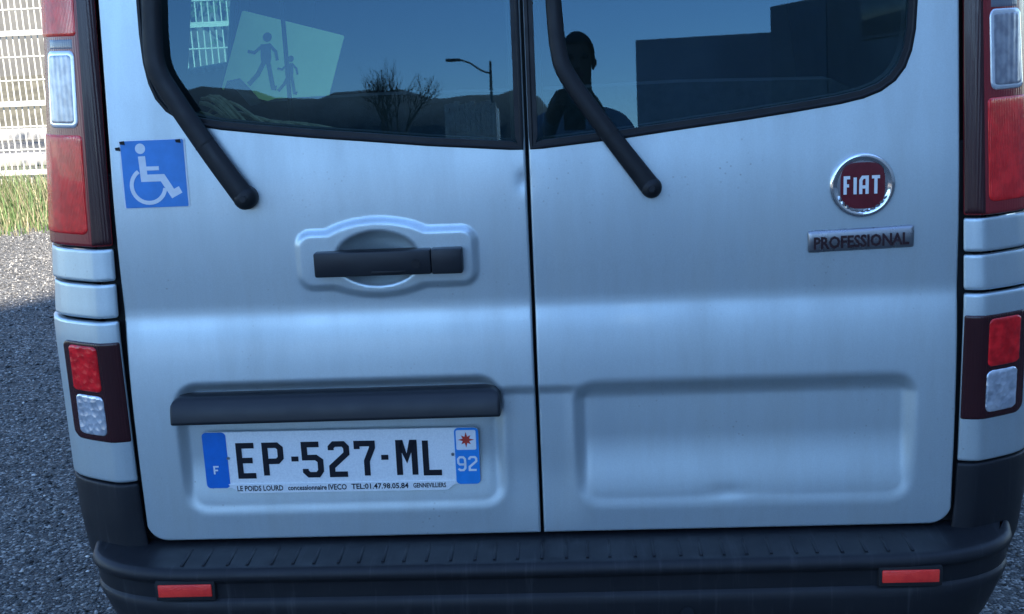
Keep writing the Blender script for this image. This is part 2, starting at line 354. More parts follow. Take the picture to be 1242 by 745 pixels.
def on_skin(u, v, off):          # the plain door skin without recess or handle pressings
    return np.stack([u, prof(v)-off, v+0*u], -1)

def ribbon(mb, pts, width, place, lift=0., closed=False, sub=1):
    """thick polyline in (x, z) laid on a surface by place(x, z, off)"""
    p = [Vector(q) for q in pts]; n = len(p); L = []; Rr = []
    for i in range(n):
        a = p[i-1] if (i > 0 or closed) else None; b = p[(i+1) % n] if (i < n-1 or closed) else None
        d1 = (p[i]-a).normalized() if a is not None else None; d2 = (b-p[i]).normalized() if b is not None else None
        if d1 is None: d1 = d2
        if d2 is None: d2 = d1
        n1 = Vector((-d1.y, d1.x)); n2 = Vector((-d2.y, d2.x)); m = n1+n2
        m = n1 if m.length < 1e-6 else m.normalized(); k = min(1/max(m.dot(n1), .3), 1.8)
        L.append(p[i]+m*k*width/2); Rr.append(p[i]-m*k*width/2)
    rng_ = range(n if closed else n-1)
    for i in rng_:
        j = (i+1) % n; v = [L[i], L[j], Rr[j], Rr[i]]
        mb.add([place(q.x, q.y, lift) for q in v], [(0, 1, 2, 3)])
    return mb
def poly(mb, pts, place, lift=0.):
    c = (sum(q[0] for q in pts)/len(pts), sum(q[1] for q in pts)/len(pts)); v = [place(*c, lift)]+[place(*q, lift) for q in pts]; n = len(pts)
    mb.add(v, [(0, i+1, (i+1) % n+1) for i in range(n)]); return mb
def door_place(x, z, off): return (x, float(door_y(x, z))-off, z)

# ------------------------------------------------------------------ the van
van = empty('van', (0, 0, 0))
tag(van, 'silver passenger van seen from behind with closed double rear doors', 'van')

def win_outline(side, inset=0.):
    base = [(.009, 1.2845), (.09, 1.2915), (.177, 1.299), (.28, 1.3105), (.38, 1.321), (.47, 1.332), (.545, 1.342), (.585, 1.350), (.615, 1.361), (.638, 1.377), (.654, 1.398), (.664, 1.425), (.670, 1.46), (.6725, 1.51), (.672, 1.58), (.668, 1.66), (.660, 1.72), (.645, 1.75), (.61, 1.768), (.55, 1.775), (.40, 1.782), (.20, 1.786), (.03, 1.788), (.012, 1.785), (.009, 1.77), (.009, 1.60), (.009, 1.45)]
    # densify
    out = []
    for i in range(len(base)):
        a = Vector(base[i]); b = Vector(base[(i+1) % len(base)]); n = max(1, int((b-a).length/.02))
        out += [a.lerp(b, k/n) for k in range(n)]
    if inset:
        q = []
        n = len(out)
        for i in range(n):
            d = (out[(i+1) % n]-out[i-1]).normalized(); q.append(out[i]+Vector((-d.y, d.x))*inset)
        out = q
    return [(side*p.x, p.y) for p in out]
def inside(poly_, X, Z):
    r = np.zeros(X.shape, bool); n = len(poly_)
    for i in range(n):
        x1, z1 = poly_[i]; x2, z2 = poly_[(i+1) % n]
        c = ((z1 > Z) != (z2 > Z)) & (X < (x2-x1)*(Z-z1)/((z2-z1) if z2 != z1 else 1e-12)+x1); r ^= c
    return r
XE = .758; XI = .0030; ZB = .560; ZT = 1.865
def make_door(side):
    s_ = lin(0, 1, 1/215, (.0012, .003, .005, .0075)); v_ = lin(0, 1, 1/370, (.0008, .0018, .003, .0048))
    SS, VV = np.meshgrid(s_, v_)
    rc = .040
    def zb(x): d = np.maximum(0, x-(XE-rc)); return ZB+rc-np.sqrt(np.maximum(0, rc*rc-np.minimum(d, rc)**2))
    x0 = XI+SS*(XE-XI); lo = zb(x0); Z = lo+VV*(ZT-lo); X = XI+SS*(XE*k1(Z)-XI)
    d = np.minimum(np.minimum(X-XI, XE*k1(Z)-X), np.minimum(Z-lo, ZT-Z)); fr = .0042
    fil = fr*(1-np.sqrt(np.clip(1-(1-np.clip(d/fr, 0, 1))**2, 0, 1)))
    Y = door_y(side*X, Z)+fil
    P = np.stack([side*X, Y, Z], -1)
    hole = inside([(abs(a), b) for a, b in win_outline(1, .001)], X, Z)
    keep = ~(hole[:-1, :-1] & hole[1:, :-1] & hole[:-1, 1:] & hole[1:, 1:])
    mb = MB(); mb.grid(P, mask=keep)
    def back(E):
        Q = E.copy(); Q[:, 1] += .022; mb.grid(np.stack([E, Q], 0))
    back(P[0]); back(P[-1]); back(P[:, 0]); back(P[:, -1])
    bm = bmesh.new(); me = bpy.data.meshes.new('tmp'); me.from_pydata(mb.v, [], mb.f); bm.from_mesh(me); bpy.data.meshes.remove(me)
    bmesh.ops.remove_doubles(bm, verts=bm.verts, dist=1e-5)
    o = MB().bm(bm).build('rear_door', M['paint'], van, sharp=60)
    tag(o, 'silver rear door with number plate, black handle and blue sticker' if side < 0 else 'silver rear door with round maker badge and wide pressed recess')
    # glass, black border and rubber seal
    def loop(ins, off): return [(x, float(prof(z))-off, z) for x, z in win_outline(side, ins)]
    g = MB(); L = win_outline(side, .006)
    bmg = bmesh.new(); vs = [bmg.verts.new((x, float(prof(z))+.0045, z)) for x, z in L]; f = bmg.faces.new(vs)
    bmesh.ops.triangulate(bmg, faces=[f]); g.bm(bmg); g.build('window_glass', M['glass'], o, smooth=False)
    ring = MB(); prf = [(-.005, -.004), (-.0045, .001), (-.002, .0028), (.001, .0028), (.003, .001), (.006, .001), (.0105, .001), (.011, -.006)]
    A = np.array([loop(a, b) for a, b in prf]); ring.grid(A, wrap=True); ring.build('window_seal', M['rubber'], o)
    inner = MB(); A = np.array([loop(a, b) for a, b in [(.002, -.0065), (.013, -.008), (.013, -.035), (.0, -.035)]]); inner.grid(A, wrap=True); inner.build('window_frame', M['dark'], o)
    return o
door_l = make_door(-1); door_r = make_door(1)

# door lining and jamb behind the skins
MB().box(-.80, .80, .078, .092, .48, 1.262, .004).build('door_lining', M['interior'], van)
MB().box(-.030, .030, .078, .098, 1.262, 1.86, .004).build('door_pillar', M['interior'], van)
for s in (-1, 1):
    xs = [s*.70, s*.79]
    MB().add([(s*.765, .075, 1.262), (s*.82, .075, 1.262), (s*.80, .13, 1.9), (s*.735, .13, 1.9), (s*.765, .10, 1.262), (s*.82, .10, 1.262), (s*.80, .155, 1.9), (s*.735, .155, 1.9)],
             [(0, 1, 2, 3), (4, 5, 6, 7), (0, 1, 5, 4), (2, 3, 7, 6), (1, 2, 6, 5), (0, 3, 7, 4)]).build('door_jamb', M['dark'], van, smooth=False)
    MB().box(min(s*.74, s*.80), max(s*.74, s*.80), .034, .074, .48, 1.262).build('door_jamb', M['dark'], van, smooth=False)

# ---- corners: covers, lamps, lower lamps
for s in (-1, 1):
    cm = lambda u, v, off, s=s: corner(s, u, v, off)
    side_word = 'left' if s < 0 else 'right'
    panel(cm, 0, UMAX, 1.072, 1.1305, pillow=.002).build('corner_cover', M['paint'], van)
    panel(cm, 0, u_at(.930), 1.003, 1.0655, pillow=.002, base=-.003, r=(.004, .010, .010, .004)).build('hinge_cover', M['paint'], van)
    panel(cm, u_at(.931), UMAX, .999, 1.069, pillow=.001, base=-.002).build('corner_strip', M['paint'], van)
    panel(cm, 0, UMAX, .683, .9965, pillow=.003).build('corner_panel', M['paint'], van)
    # tail lamp
    lamp = panel(cm, 0, u_at(.940), 1.136, 1.83, r=(.004, .006, .05, .02), pillow=.004, base=.001).build('tail_lamp', M['lamp_body'], van)
    panel(cm, .0015, u_at(.802), 1.139, 1.81, pillow=.0016, base=.0045, depth=.004, r=(.003, .001, .001, .02)).build('inner_strip', M['lamp_smoke'], lamp)
    panel(cm, u_at(.807), u_at(.930), 1.511, 1.80, r=(.008, .008, .04, .012), pillow=.003, base=.004, depth=.006).build('stop_lens', M['red'], lamp)
    panel(cm, u_at(.818), u_at(.886), 1.489, 1.507, r=(.003, .003, .003, .003), pillow=.001, base=.0045, depth=.005).build('grey_band', M['band'], lamp)
    panel(cm, u_at(.815), u_at(.893), 1.350, 1.487, r=(.014, .014, .014, .014), pillow=.0025, base=.005, depth=.006).build('clear_rim', M['clear_rim'], lamp)
    panel(cm, u_at(.821), u_at(.887), 1.357, 1.480, r=(.010, .010, .010, .010), pillow=.0015, base=.0066, depth=.004).build('indicator_lens', M['clear'], lamp)
    panel(cm, u_at(.807), u_at(.930), 1.158, 1.338, r=(.014, .012, .008, .010), pillow=.003, base=.004, depth=.006).build('tail_lens', M['red'], lamp)
    # lower lamp
    low = panel(cm, .002, u_at(.889), .764, .958, r=(.003, .022, .016, .003), pillow=.002, base=.003, depth=.006).build('lower_lamp', M['lamp_smoke'], van)
    panel(cm, u_at(.808), u_at(.873), .862, .951, r=(.010, .010, .010, .010), pillow=.003, base=.0045, depth=.004).build('fog_lens', M['red_low'], low)
    panel(cm, u_at(.807), u_at(.871), .776, .855, r=(.012, .012, .012, .012), pillow=.003, base=.0045, depth=.004).build('reversing_lens', M['clear_low'], low)

# ---- bumper: corner horns and the stepped bar
bumper = empty('bumper', (0, 0, 0)); bumper.parent = van
for s in (-1, 1):
    cm = lambda u, v, off, s=s: corner(s, u, v, off)
    panel(cm, 0, UMAX, .30, .6785, pillow=.003, step=.012).build('corner_horn', M['plastic'], bumper)
def plan(n=141):
    """plan line of the bar: x, y (front lip), tangent normal"""
    t = np.linspace(-1, 1, n); X = .875*np.sign(t)*np.abs(t)**1.0
    a = np.clip((np.abs(X)-.60)/.275, 0, 1)
    Y = -.118+.004*(X/.6)**2*(np.abs(X) < .6)+.004*(np.abs(X) >= .6)+.150*(1-np.sqrt(np.clip(1-a**2.6, 0, 1)))
    return X, Y
PX, PY = plan()
tx = np.gradient(PX); ty = np.gradient(PY); ln = np.hypot(tx, ty); NX = ty/ln; NY = -tx/ln
sec = [(-.20, .553), (-.14, .554), (-.060, .5525), (-.020, .551), (-.0105, .552), (-.004, .5505), (0, .546), (.0025, .540), (.0025, .533), (-.001, .528), (-.005, .525), (-.0065, .520), (-.0065, .500), (-.007, .493), (-.003, .4895), (.000, .486), (.000, .470), (-.004, .435), (-.016, .395), (-.035, .360), (-.07, .33), (-.12, .31)]
G = []
for d, z in sec:
    inn = np.minimum(0, d); kx = np.interp(z, [.30, .36, .42, .5, .55], [.86, .93, .97, 1, 1])
    yy = PY+NY*d; xx = PX+NX*d
    if d < -.03: yy = np.minimum(np.maximum(PY, -.118)-d, .05); xx = PX*(1-.02*abs(d))
    if z < .40: yy = PY+NY*d; xx = PX*kx
    G.append(np.stack([xx*kx if z >= .40 else xx, yy, np.full_like(PX, z)], -1))
G = np.array(G)
mbp = MB(); mbp.grid(G); bar = mbp.build('step_bar', M['plastic'], bumper, sharp=50)
# raised tread ridges on the step
for k in range(-16, 17):
    x = k*.0415+random.uniform(-.004, .004)
    if abs(x) > .67: continue
    MB().box(x-.0028, x+.0028, -.092, -.022, .551, .5534, .0006).build('tread_rib', M['plastic'], bumper)
for s in (-1, 1):
    y = -.113
    x0, x1 = sorted((s*.605, s*.705))
    f = MB().box(x0-.006, x1+.006, y-.004, y+.02, .494, .532, .003).build('reflector_seat', M['dark'], bumper)
    MB().box(x0, x1, y-.0065, y+.01, .5025, .5265, .002).build('reflector', M['reflector'], bumper)
for x in (-.37, .26):
    MB().tube([(x, -.119, .452), (x, -.1175, .452)], [.012, .012], 16).build('sensor_plug', M['trim'], bumper)

# ---- handle
hd = empty('door_handle', (0, 0, 0)); hd.parent = van
def bar_prism(x0, x1, z0, z1, yb, yf, bev): return MB().box(x0, x1, yf, yb, z0, z1, bev)
yh = float(prof(1.09))
bar_prism(-.389, -.1779, 1.070, 1.1145, yh, yh-.032, .0035).build('grip', M['trim'], hd)
bar_prism(-.1776, -.122, 1.0695, 1.1150, yh, yh-.0325, .0035).build('lock_cover', M['trim'], hd)
MB().tube([(-.205, yh-.030, 1.090), (-.205, yh-.0335, 1.090)], [.0085, .008], 20).build('key_barrel', M['rubber'], hd)
bar_prism(-.285, -.225, 1.074, 1.079, yh-.02, yh-.0332, .001).build('grip_groove', M['rubber'], hd)

# ---- plate light strip / grab trim above the number plate
def trim_map(u, v, off):
    z = v; x = u; t = np.clip((z-.804)/.050, 0, 1)
    y = prof(.83)-.006-.022*np.sqrt(np.clip(1-t**2.4, 0, 1))-.004*(1-t)
    return np.stack([x, y-off, z+.0*x], -1)
panel(trim_map, -.677, -.066, .804, .853, r=(.004, .004, .018, .018), pillow=.004, depth=.030).build('plate_trim', M['trim'], van)

# ---- number plate
PXc, PZc, PW, PH = -.3715, .7205, .520, .112
pr_ = R(-.45); PYc = min(float(door_y(-.37+a, z))+.03*(z-.7205) for a in (-.2, 0, .2) for z in (.655, .70, .77))-.004
def plate_place(a, b, off=0.):       # a, b in metres from the plate centre
    return (PXc+a*math.cos(pr_)-b*math.sin(pr_), PYc-off-.03*b, PZc+a*math.sin(pr_)+b*math.cos(pr_))
def rrect(cx, cz, hx, hz, r, n=6):
    o = []
    for qx, qz, a0 in ((1, 1, 0), (-1, 1, 90), (-1, -1, 180), (1, -1, 270)):
        for k in range(n+1):
            a = R(a0+90*k/n); o.append((cx+qx*(hx-r)+r*math.cos(a), cz+qz*(hz-r)+r*math.sin(a)))
    return o
def slab(name, pts, t0, t1, mat, parent, place=plate_place):
    n = len(pts); c = (sum(p[0] for p in pts)/n, sum(p[1] for p in pts)/n)
    v = [place(*p, t1) for p in pts]+[place(*p, t0) for p in pts]+[place(*c, t1)]
    f = [(i, (i+1) % n, (i+1) % n+n, i+n) for i in range(n)]+[(2*n, i, (i+1) % n) for i in range(n)]
    return MB().add(v, f).build(name, mat, parent, sharp=30)
plate = slab('number_plate', rrect(0, 0, PW/2, PH/2, .008), -.004, .0008, M['plate'], van)
slab('country_band', [p for p in rrect(-.2375, 0, .0225, .0560, .008)], .0006, .0014, M['plate_blue'], plate)
slab('region_band', [p for p in rrect(.2375, 0, .0226, .0560, .008)], .0006, .0014, M['region_blue'], plate)
slab('region_panel', rrect(.2365, .0320, .0185, .0195, .003), .0012, .0018, M['white_print'], plate)
star = []
for k in range(16):
    a = R(90+22.5*k); r_ = (.0155 if k % 4 == 0 else .0128) if k % 2 == 0 else .0066
    star.append((.2365+r_*math.cos(a), .0325+r_*math.sin(a)))
mb = MB(); poly(mb, star, plate_place, .0021); mb.build('region_star', M['red_print'], plate, smooth=False)
for q in (-.214, .2105):
    MB().tube([plate_place(q, .004, .000), plate_place(q, .004, .0022)], [.0035, .003], 12).build('rivet', M['satin'], plate)
GLYPH = {
 'E': [[(1, 1), (0, 1), (0, 0), (1, 0)], [(0, .51), (.85, .51)]],
 'P': [[(0, 0), (0, 1), (.78, 1), (1, .9), (1, .58), (.78, .47), (0, .47)]],
 '5': [[(.97, 1), (0, 1), (0, .57), (.72, .57), (1, .46), (1, .13), (.80, 0), (.22, 0), (0, .11), (0, .20)]],
 '2': [[(0, .80), (0, .90), (.20, 1), (.80, 1), (1, .89), (1, .68), (0, .25), (0, 0), (1, 0)]],
 '7': [[(0, .82), (0, 1), (1, 1), (1, .86), (.60, .42), (.60, -.06)]],
 'M': [[(0, -.06), (0, 1), (.14, 1), (.5, .48), (.86, 1), (1, 1), (1, -.06)]],
 'L': [[(0, 1.06), (0, 0), (1, 0)]],
 '-': [[(0, .5), (1, .5)]],
 '9': [[(1, .52), (.78, .44), (.22, .44), (0, .56), (0, .86), (.25, 1), (.75, 1), (1, .86), (1, .16), (.75, 0), (.25, 0), (0, .12)]],
 'F': [[(1, 1), (0, 1), (0, 0)], [(0, .52), (.8, .52)]],
 'I': [[(.5, 0), (.5, 1)]],
 'A': [[(0, 0), (0, .82), (.3, 1), (1, 1), (1, 0)], [(0, .42), (1, .42)]],
 'T': [[(0, 1), (1, 1)], [(.5, 1), (.5, 0)]],
}
def glyph(ch, x, z, w_, h, t, place, lift):
    mb = MB()
    for i, st in enumerate(GLYPH[ch]):
        ribbon(mb, [(x+t/2+a*(w_-t), z+t/2+b*(h-t)) for a, b in st], t, place, lift+i*.00015)
    return mb
for ch, x in zip('EP-527-ML', (.062, .1115, .166, .186, .2365, .2855, .3360, .3640, .4140)):
    a = x-PW/2
    (ribbon(MB(), [(a, .0005), (a+.0135, .0005)], .0100, plate_place, .0016) if ch == '-' else glyph(ch, a, -.0375, .0402, .0720, .0112, plate_place, .0016)).build('character', M['plate_ink'], plate, smooth=False)
glyph('F', -.2440, -.0290, .0120, .0185, .0032, plate_place, .0020).build('character', M['white_print'], plate, smooth=False)
glyph('9', .2180, -.0300, .0170, .0300, .0042, plate_place, .0020).build('character', M['white_print'], plate, smooth=False)
glyph('2', .2390, -.0300, .0170, .0300, .0042, plate_place, .0020).build('character', M['white_print'], plate, smooth=False)
strip_pts = [(-.218, -.0480), (.214, -.0480), (.214, -.0525), (.198, -.0665), (-.196, -.0665), (-.214, -.0540)]
strip = slab('dealer_strip', strip_pts, -.001, .0026, M['plate'], plate)
def text_mesh(body, size, x, z, place, lift, mat, parent, name, width=None, shear=0., bold=0.):
    cu_ = bpy.data.curves.new(name, 'FONT'); cu_.body = body; cu_.size = size; cu_.shear = shear; cu_.resolution_u = 2; cu_.align_x = 'CENTER'; cu_.align_y = 'CENTER'; cu_.offset = bold*size
    ob = bpy.data.objects.new(name, cu_); COL.objects.link(ob); bpy.context.view_layer.update()
    dg = bpy.context.evaluated_depsgraph_get(); me = bpy.data.meshes.new_from_object(ob.evaluated_get(dg)); bpy.data.objects.remove(ob); bpy.data.curves.remove(cu_)
    xs = [q.co.x for q in me.vertices]; k = 1 if width is None else width/(max(xs)-min(xs)); xm = (max(xs)+min(xs))/2
    for q in me.vertices: q.co = Vector(place(x+(q.co.x-xm)*k, z+q.co.y, lift))
    me.materials.clear(); me.materials.append(mat); return link(bpy.data.objects.new(name, me), parent)
text_mesh('LE POIDS LOURD', .0150, -.158, -.0575, plate_place, .0030, M['plate_ink'], plate, 'strip_lettering', width=.088, bold=.025)
text_mesh('concessionnaire', .0140, -.068, -.0575, plate_place, .0030, M['plate_ink'], plate, 'strip_lettering', width=.074, bold=.025)
text_mesh('IVECO', .0155, -.0105, -.0575, plate_place, .0030, M['plate_ink'], plate, 'strip_lettering', width=.035, bold=.025)
text_mesh('TEL:01.47.98.05.84', .0150, .070, -.0570, plate_place, .0030, M['plate_ink'], plate, 'strip_lettering', width=.108, bold=.025)
text_mesh('GENNEVILLIERS', .0130, .164, -.0570, plate_place, .0030, M['plate_ink'], plate, 'strip_lettering', width=.062, bold=.025)

# ---- round badge and name bar
badge = empty('maker_badge', (0, 0, 0)); badge.parent = van
BX, BZ = .585, 1.1965
def badge_place(a, b, off=0.): return (BX+a, float(prof(BZ+b))-off, BZ+b)
A = []
for r_, h in [(.0570, 0), (.0570, .003), (.0550, .0060), (.0515, .0072), (.0480, .0062), (.0455, .0040), (.043, .0036)]:
    A.append([badge_place(r_*math.cos(t), r_*math.sin(t), h) for t in np.linspace(0, 2*math.pi, 64, endpoint=False)])
MB().grid(np.array(A), wrap=True).build('chrome_ring', M['chrome'], badge)
slab('badge_dish', [(.0435*math.cos(t), .0435*math.sin(t)) for t in np.linspace(0, 2*math.pi, 48, endpoint=False)], 0, .0037, M['satin'], badge, badge_place)
sq = [(.0385*np.sign(math.cos(t))*abs(math.cos(t))**.62, .0405*np.sign(math.sin(t))*abs(math.sin(t))**.62) for t in np.linspace(0, 2*math.pi, 64, endpoint=False)]
slab('enamel_field', sq, .002, .0058, M['burgundy'], badge, badge_place)
for ch, x, w_ in zip('FIAT', (-.0335, -.0165, -.0065, .0125), (.0140, .0060, .0165, .0195)):
    glyph(ch, x, -.0175, w_, .0350, .0056, badge_place, .0072).build('letter', M['letter'], badge, smooth=False)
for k in range(11):
    t = R(-150+12*k)
    c = (.0445*math.cos(t), .0445*math.sin(t)); tg = (-math.sin(t), math.cos(t)); rd = (math.cos(t), math.sin(t))
    pts = [(c[0]+tg[0]*a*.0048+rd[0]*b*.0022, c[1]+tg[1]*a*.0048+rd[1]*b*.0022) for a, b in ((-1, -.6), (0, -1), (1, .7), (0, 1))]
    slab('laurel_leaf', pts, .003, .0068, M['chrome'], badge, badge_place)
bar_o = empty('name_bar', (0, 0, 0)); bar_o.parent = van
NXc, NZc, nr = .584, 1.101, R(1.4)
def bar_place(a, b, off=0.):
    z = NZc+a*math.sin(nr)+b*math.cos(nr); return (NXc+a*math.cos(nr)-b*math.sin(nr), float(prof(z))-off, z)
def bar_map(u, v, off):
    z = NZc+u*math.sin(nr)+v*math.cos(nr); return np.stack([NXc+u*math.cos(nr)-v*math.sin(nr), prof(z)-off-.003*(1-(v/.02)**2), z], -1)
panel(bar_map, -.0925, .0925, -.0200, .0200, r=(.004, .004, .004, .004), pillow=.004, depth=.001, base=.001).build('bar_plate', M['satin'], bar_o)
text_mesh('PROFESSIONAL', .030, 0, -.0035, bar_place, .0088, M['black_letter'], bar_o, 'lettering', width=.166, bold=.03)

# ---- wheelchair sticker
st = empty('wheelchair_sticker', (0, 0, 0)); st.parent = van
SXc, SZc = -.6715, 1.2645
def st_place(a, b, off=0.): return (SXc+a-.03*b*0, float(door_y(SXc+a, SZc+b))-off, SZc+b)
def st_map(u, v, off): return np.stack([SXc+u, door_y(SXc+u, SZc+v)-off, SZc+v], -1)
panel(st_map, -.0605, .0605, -.0610, .0610, r=(.002, .002, .002, .002), pillow=.0002, depth=.0001, base=.0009, step=.02).build('sticker_border', M['white_print'], st)
panel(st_map, -.0575, .0575, -.0600, .0600, r=(.002, .002, .002, .002), pillow=.0002, depth=.0001, base=.0014, step=.02).build('sticker_sheet', M['sticker'], st)
k_ = .121/600.  # symbol measured on a 600-unit square
def sp(x, y): return ((x-372)*k_, (365-y)*k_)
sym = MB()
poly(sym, [sp(265+46*math.cos(t), 138+46*math.sin(t)) for t in np.linspace(0, 2*math.pi, 24, endpoint=False)], st_place, .0019)
ribbon(sym, [sp(272, 205), sp(280, 400), sp(445, 400), sp(528, 545), sp(600, 510)], 64*k_, st_place, .0019)
ribbon(sym, [sp(290, 315), sp(420, 315)], 36*k_, st_place, .00205)
ribbon(sym, [sp(312+152*math.cos(R(a)), 468+152*math.sin(R(a))) for a in np.linspace(10, 238, 26)], 36*k_, st_place, .0022)
sym.build('wheelchair_symbol', M['white_print'], st, smooth=False)
for a, b in ((-.0535, .0575), (.0485, .0575), (-.0625, .047)):
    MB().add([st_place(a-.004, b-.003, .0024), st_place(a+.005, b-.004, .0026), st_place(a+.004, b+.003, .0024), st_place(a-.005, b+.002, .003)], [(0, 1, 2, 3)]).build('tape_corner', M['dark'], st, smooth=False)

# ---- wipers
def wiper(pts, r, flip):
    wp = empty('wiper', (0, 0, 0)); wp.parent = van
    P = [Vector(p) for p in pts]
    # smooth the path
    Q = []
    for i in range(len(P)-1):
        p0 = P[max(i-1, 0)]; p1 = P[i]; p2 = P[i+1]; p3 = P[min(i+2, len(P)-1)]
        for k in range(8):
            t = k/8; Q.append(.5*((2*p1)+(p2-p0)*t+(2*p0-5*p1+4*p2-p3)*t*t+(3*p1-p0-3*p2+p3)*t**3))
    Q.append(P[-1])
    L = len(Q); rad = [np.interp(i/(L-1), [0, .35, .8, .97, 1], r) for i in range(L)]
    MB().tube(Q, rad, 16, squash=.62).build('arm', M['rubber'], wp)
    e = Q[-1]; d = (Q[-1]-Q[-3]).normalized()
    A = []
    for h, k in ((.030, 1.0), (.006, 1.05), (-.004, 1.0), (-.010, .8), (-.013, .45), (-.014, .05)):
        A.append([(e.x+d.x*0+r[-2]*k*math.cos(t), e.y+h, e.z+r[-2]*k*math.sin(t)) for t in np.linspace(0, 2*math.pi, 24, endpoint=False)])
    MB().grid(np.array(A), wrap=True).build('pivot_cap', M['rubber'], wp)
    i = int(L*.80); t = (Q[i+1]-Q[i-1]).normalized()
    MB().tube([Q[i]-t*.0012, Q[i]+t*.0012], [rad[i]*1.035]*2, 16, squash=.64).build('hinge_seam', M['dark'], wp)
    MB().tube([(e.x, e.y-.013, e.z), (e.x, e.y-.0155, e.z)], [.0065, .0060], 6).build('pivot_nut', M['trim'], wp)
    # rubber blade carried on the far end of the arm
    a = Q[0]; up_ = Vector((0, math.tan(R(4)), 1)).normalized()
    MB().tube([a+Vector((flip*.02, .012, -.02)), a+up_*.10+Vector((flip*.02, .014, 0)), a+up_*.16+Vector((flip*.02, .014, 0))], .006, 8).build('blade', M['rubber'], wp)
    MB().tube([a, a+up_*.05, a+up_*.09+Vector((flip*.018, .008, 0))], [r[0], r[0]*.8, r[0]*.45], 10).build('arm_tip', M['rubber'], wp)
wiper([(-.642, .028, 1.63), (-.645, .026, 1.567), (-.649, .022, 1.497), (-.645, .017, 1.447), (-.619, .012, 1.396), (-.563, .004, 1.304), (-.506, -.001, 1.217)], [.0165, .0185, .0190, .0205, .0205], 1)
wiper([(.052, .028, 1.63), (.056, .024, 1.536), (.062, .018, 1.452), (.079, .013, 1.402), (.147, .005, 1.303), (.2165, -.001, 1.208)], [.0125, .0145, .0165, .0180, .0180], 1)

# ---- flanks, roof, nose: the rest of the body
def ztop(y): return float(np.interp(y, [.1, .25, 3.3, 4.25, 4.7, 4.98], [1.86, 1.93, 1.93, 1.14, 1.02, .86]))
def xside(y, z):
    x = .953+.022*float(sm(.45, 1.4, y)) if True else 0
    x -= .20*max(0, (z-1.0)/.57)*.50*.9
    x *= float(np.interp(z, [.28, .36, .46, .6], [.93, .97, .99, 1.0]))
    x -= .16*float(sm(4.3, 4.98, y)); return x
openings = [(.86, 1.46, 1.40, 1.74), (2.55, 3.35, 1.18, 1.74)]
def flank(side, inner=0.):
    ys = sorted(set(list(np.round(np.linspace(.30, 4.98, 46), 3))+[a for o in openings for a in o[:2]]))
    mb = MB(); nz = 18; rows = []
    zf = sorted(set(list(np.round(np.linspace(0, 1, nz), 3))))
    zs_all = sorted(set([.32, .40, .5, .6, .68, .78, .9, 1.0, 1.1, 1.18, 1.3, 1.40, 1.5, 1.6, 1.74, 1.8, 1.86]))
    def wheel(y, z): return any((y-c)**2+(z-.33)**2 < .39**2 for c in (.93, 4.03))
    P = np.zeros((len(zs_all)+1, len(ys), 3))
    for j, y in enumerate(ys):
        zt = ztop(y)-.07
        for i, z in enumerate(zs_all+[99]):
            zz = min(z, zt) if z != 99 else zt
            P[i, j] = (side*(xside(y, zz)-inner), y, zz)
    mask = np.ones((len(zs_all), len(ys)-1), bool)
    for i in range(len(zs_all)):
        for j in range(len(ys)-1):
            yc = (ys[j]+ys[j+1])/2; zc = (P[i, j, 2]+P[i+1, j, 2])/2
            if P[i+1, j, 2]-P[i, j, 2] < 1e-5 and P[i+1, j+1, 2]-P[i, j+1, 2] < 1e-5: mask[i, j] = False
            if any(a < yc < b and c < zc < d for a, b, c, d in openings if not (side > 0 and a < 1)): mask[i, j] = False
            if wheel(yc, zc): mask[i, j] = False
    mb.grid(P, mask=mask); return mb
for s in (-1, 1):
    fl = flank(s).build('flank', M['paint'], van, sharp=30)
    flank(s, .045).build('side_lining', M['interior'], van, sharp=30)
    for a, b, c, d in openings:
        if s > 0 and a < 1: continue
        o = MB(); off = -.012
        o.add([(s*(xside(y, z)+off), y, z) for y, z in ((a-.01, c-.01), (b+.01, c-.01), (b+.01, d+.01), (a-.01, d+.01))], [(0, 1, 2, 3)])
        o.build('side_window', M['sideglass'], van, smooth=False)
        f = MB()
        for (y0, z0, y1, z1) in ((a-.02, c, b+.02, c), (a-.02, d, b+.02, d), (a, c, a, d), (b, c, b, d)):
            f.tube([(s*(xside(y0, z0)-.004), y0, z0), (s*(xside(y1, z1)-.004), y1, z1)], .014, 8)
        f.build('window_seal', M['rubber'], van)
def crown_strip(y0, y1, mat, name):
    ys = np.linspace(y0, y1, 14); G = []
    for y in ys:
        zt = ztop(y); xw = xside(y, zt-.07); row = []
        for a in np.linspace(-1, 1, 25):
            e = abs(a)**5; row.append((xw*np.sign(a)*(abs(a)**.9), y, zt-.07*e-.012*a*a))
        G.append(row)
    return MB().grid(np.array(G)).build(name, mat, van)
crown_strip(.08, .28, M['paint'], 'roof'); crown_strip(.282, 1.18, M['added_hatchglass'], 'added_light_hatch'); crown_strip(1.182, 3.35, M['paint'], 'roof'); crown_strip(3.352, 4.24, M['sideglass'], 'windscreen'); crown_strip(4.242, 4.98, M['paint'], 'bonnet')  # glazed roof section is an unseen addition that lights the sign board inside
MB().box(-.80, .80, 4.93, 5.0, .30, .86, .03).build('nose', M['plastic'], van)
MB().box(-.80, .80, .112, .16, 1.80, 1.88, .01).build('roof_rail', M['paint'], van)
MB().box(-.90, .90, .12, 4.9, .52, .56, .01).build('floor_pan', M['interior'], van)
MB().box(-.72, .72, .0, .11, .36, .48, .02).build('rear_crossmember', M['dark'], van)
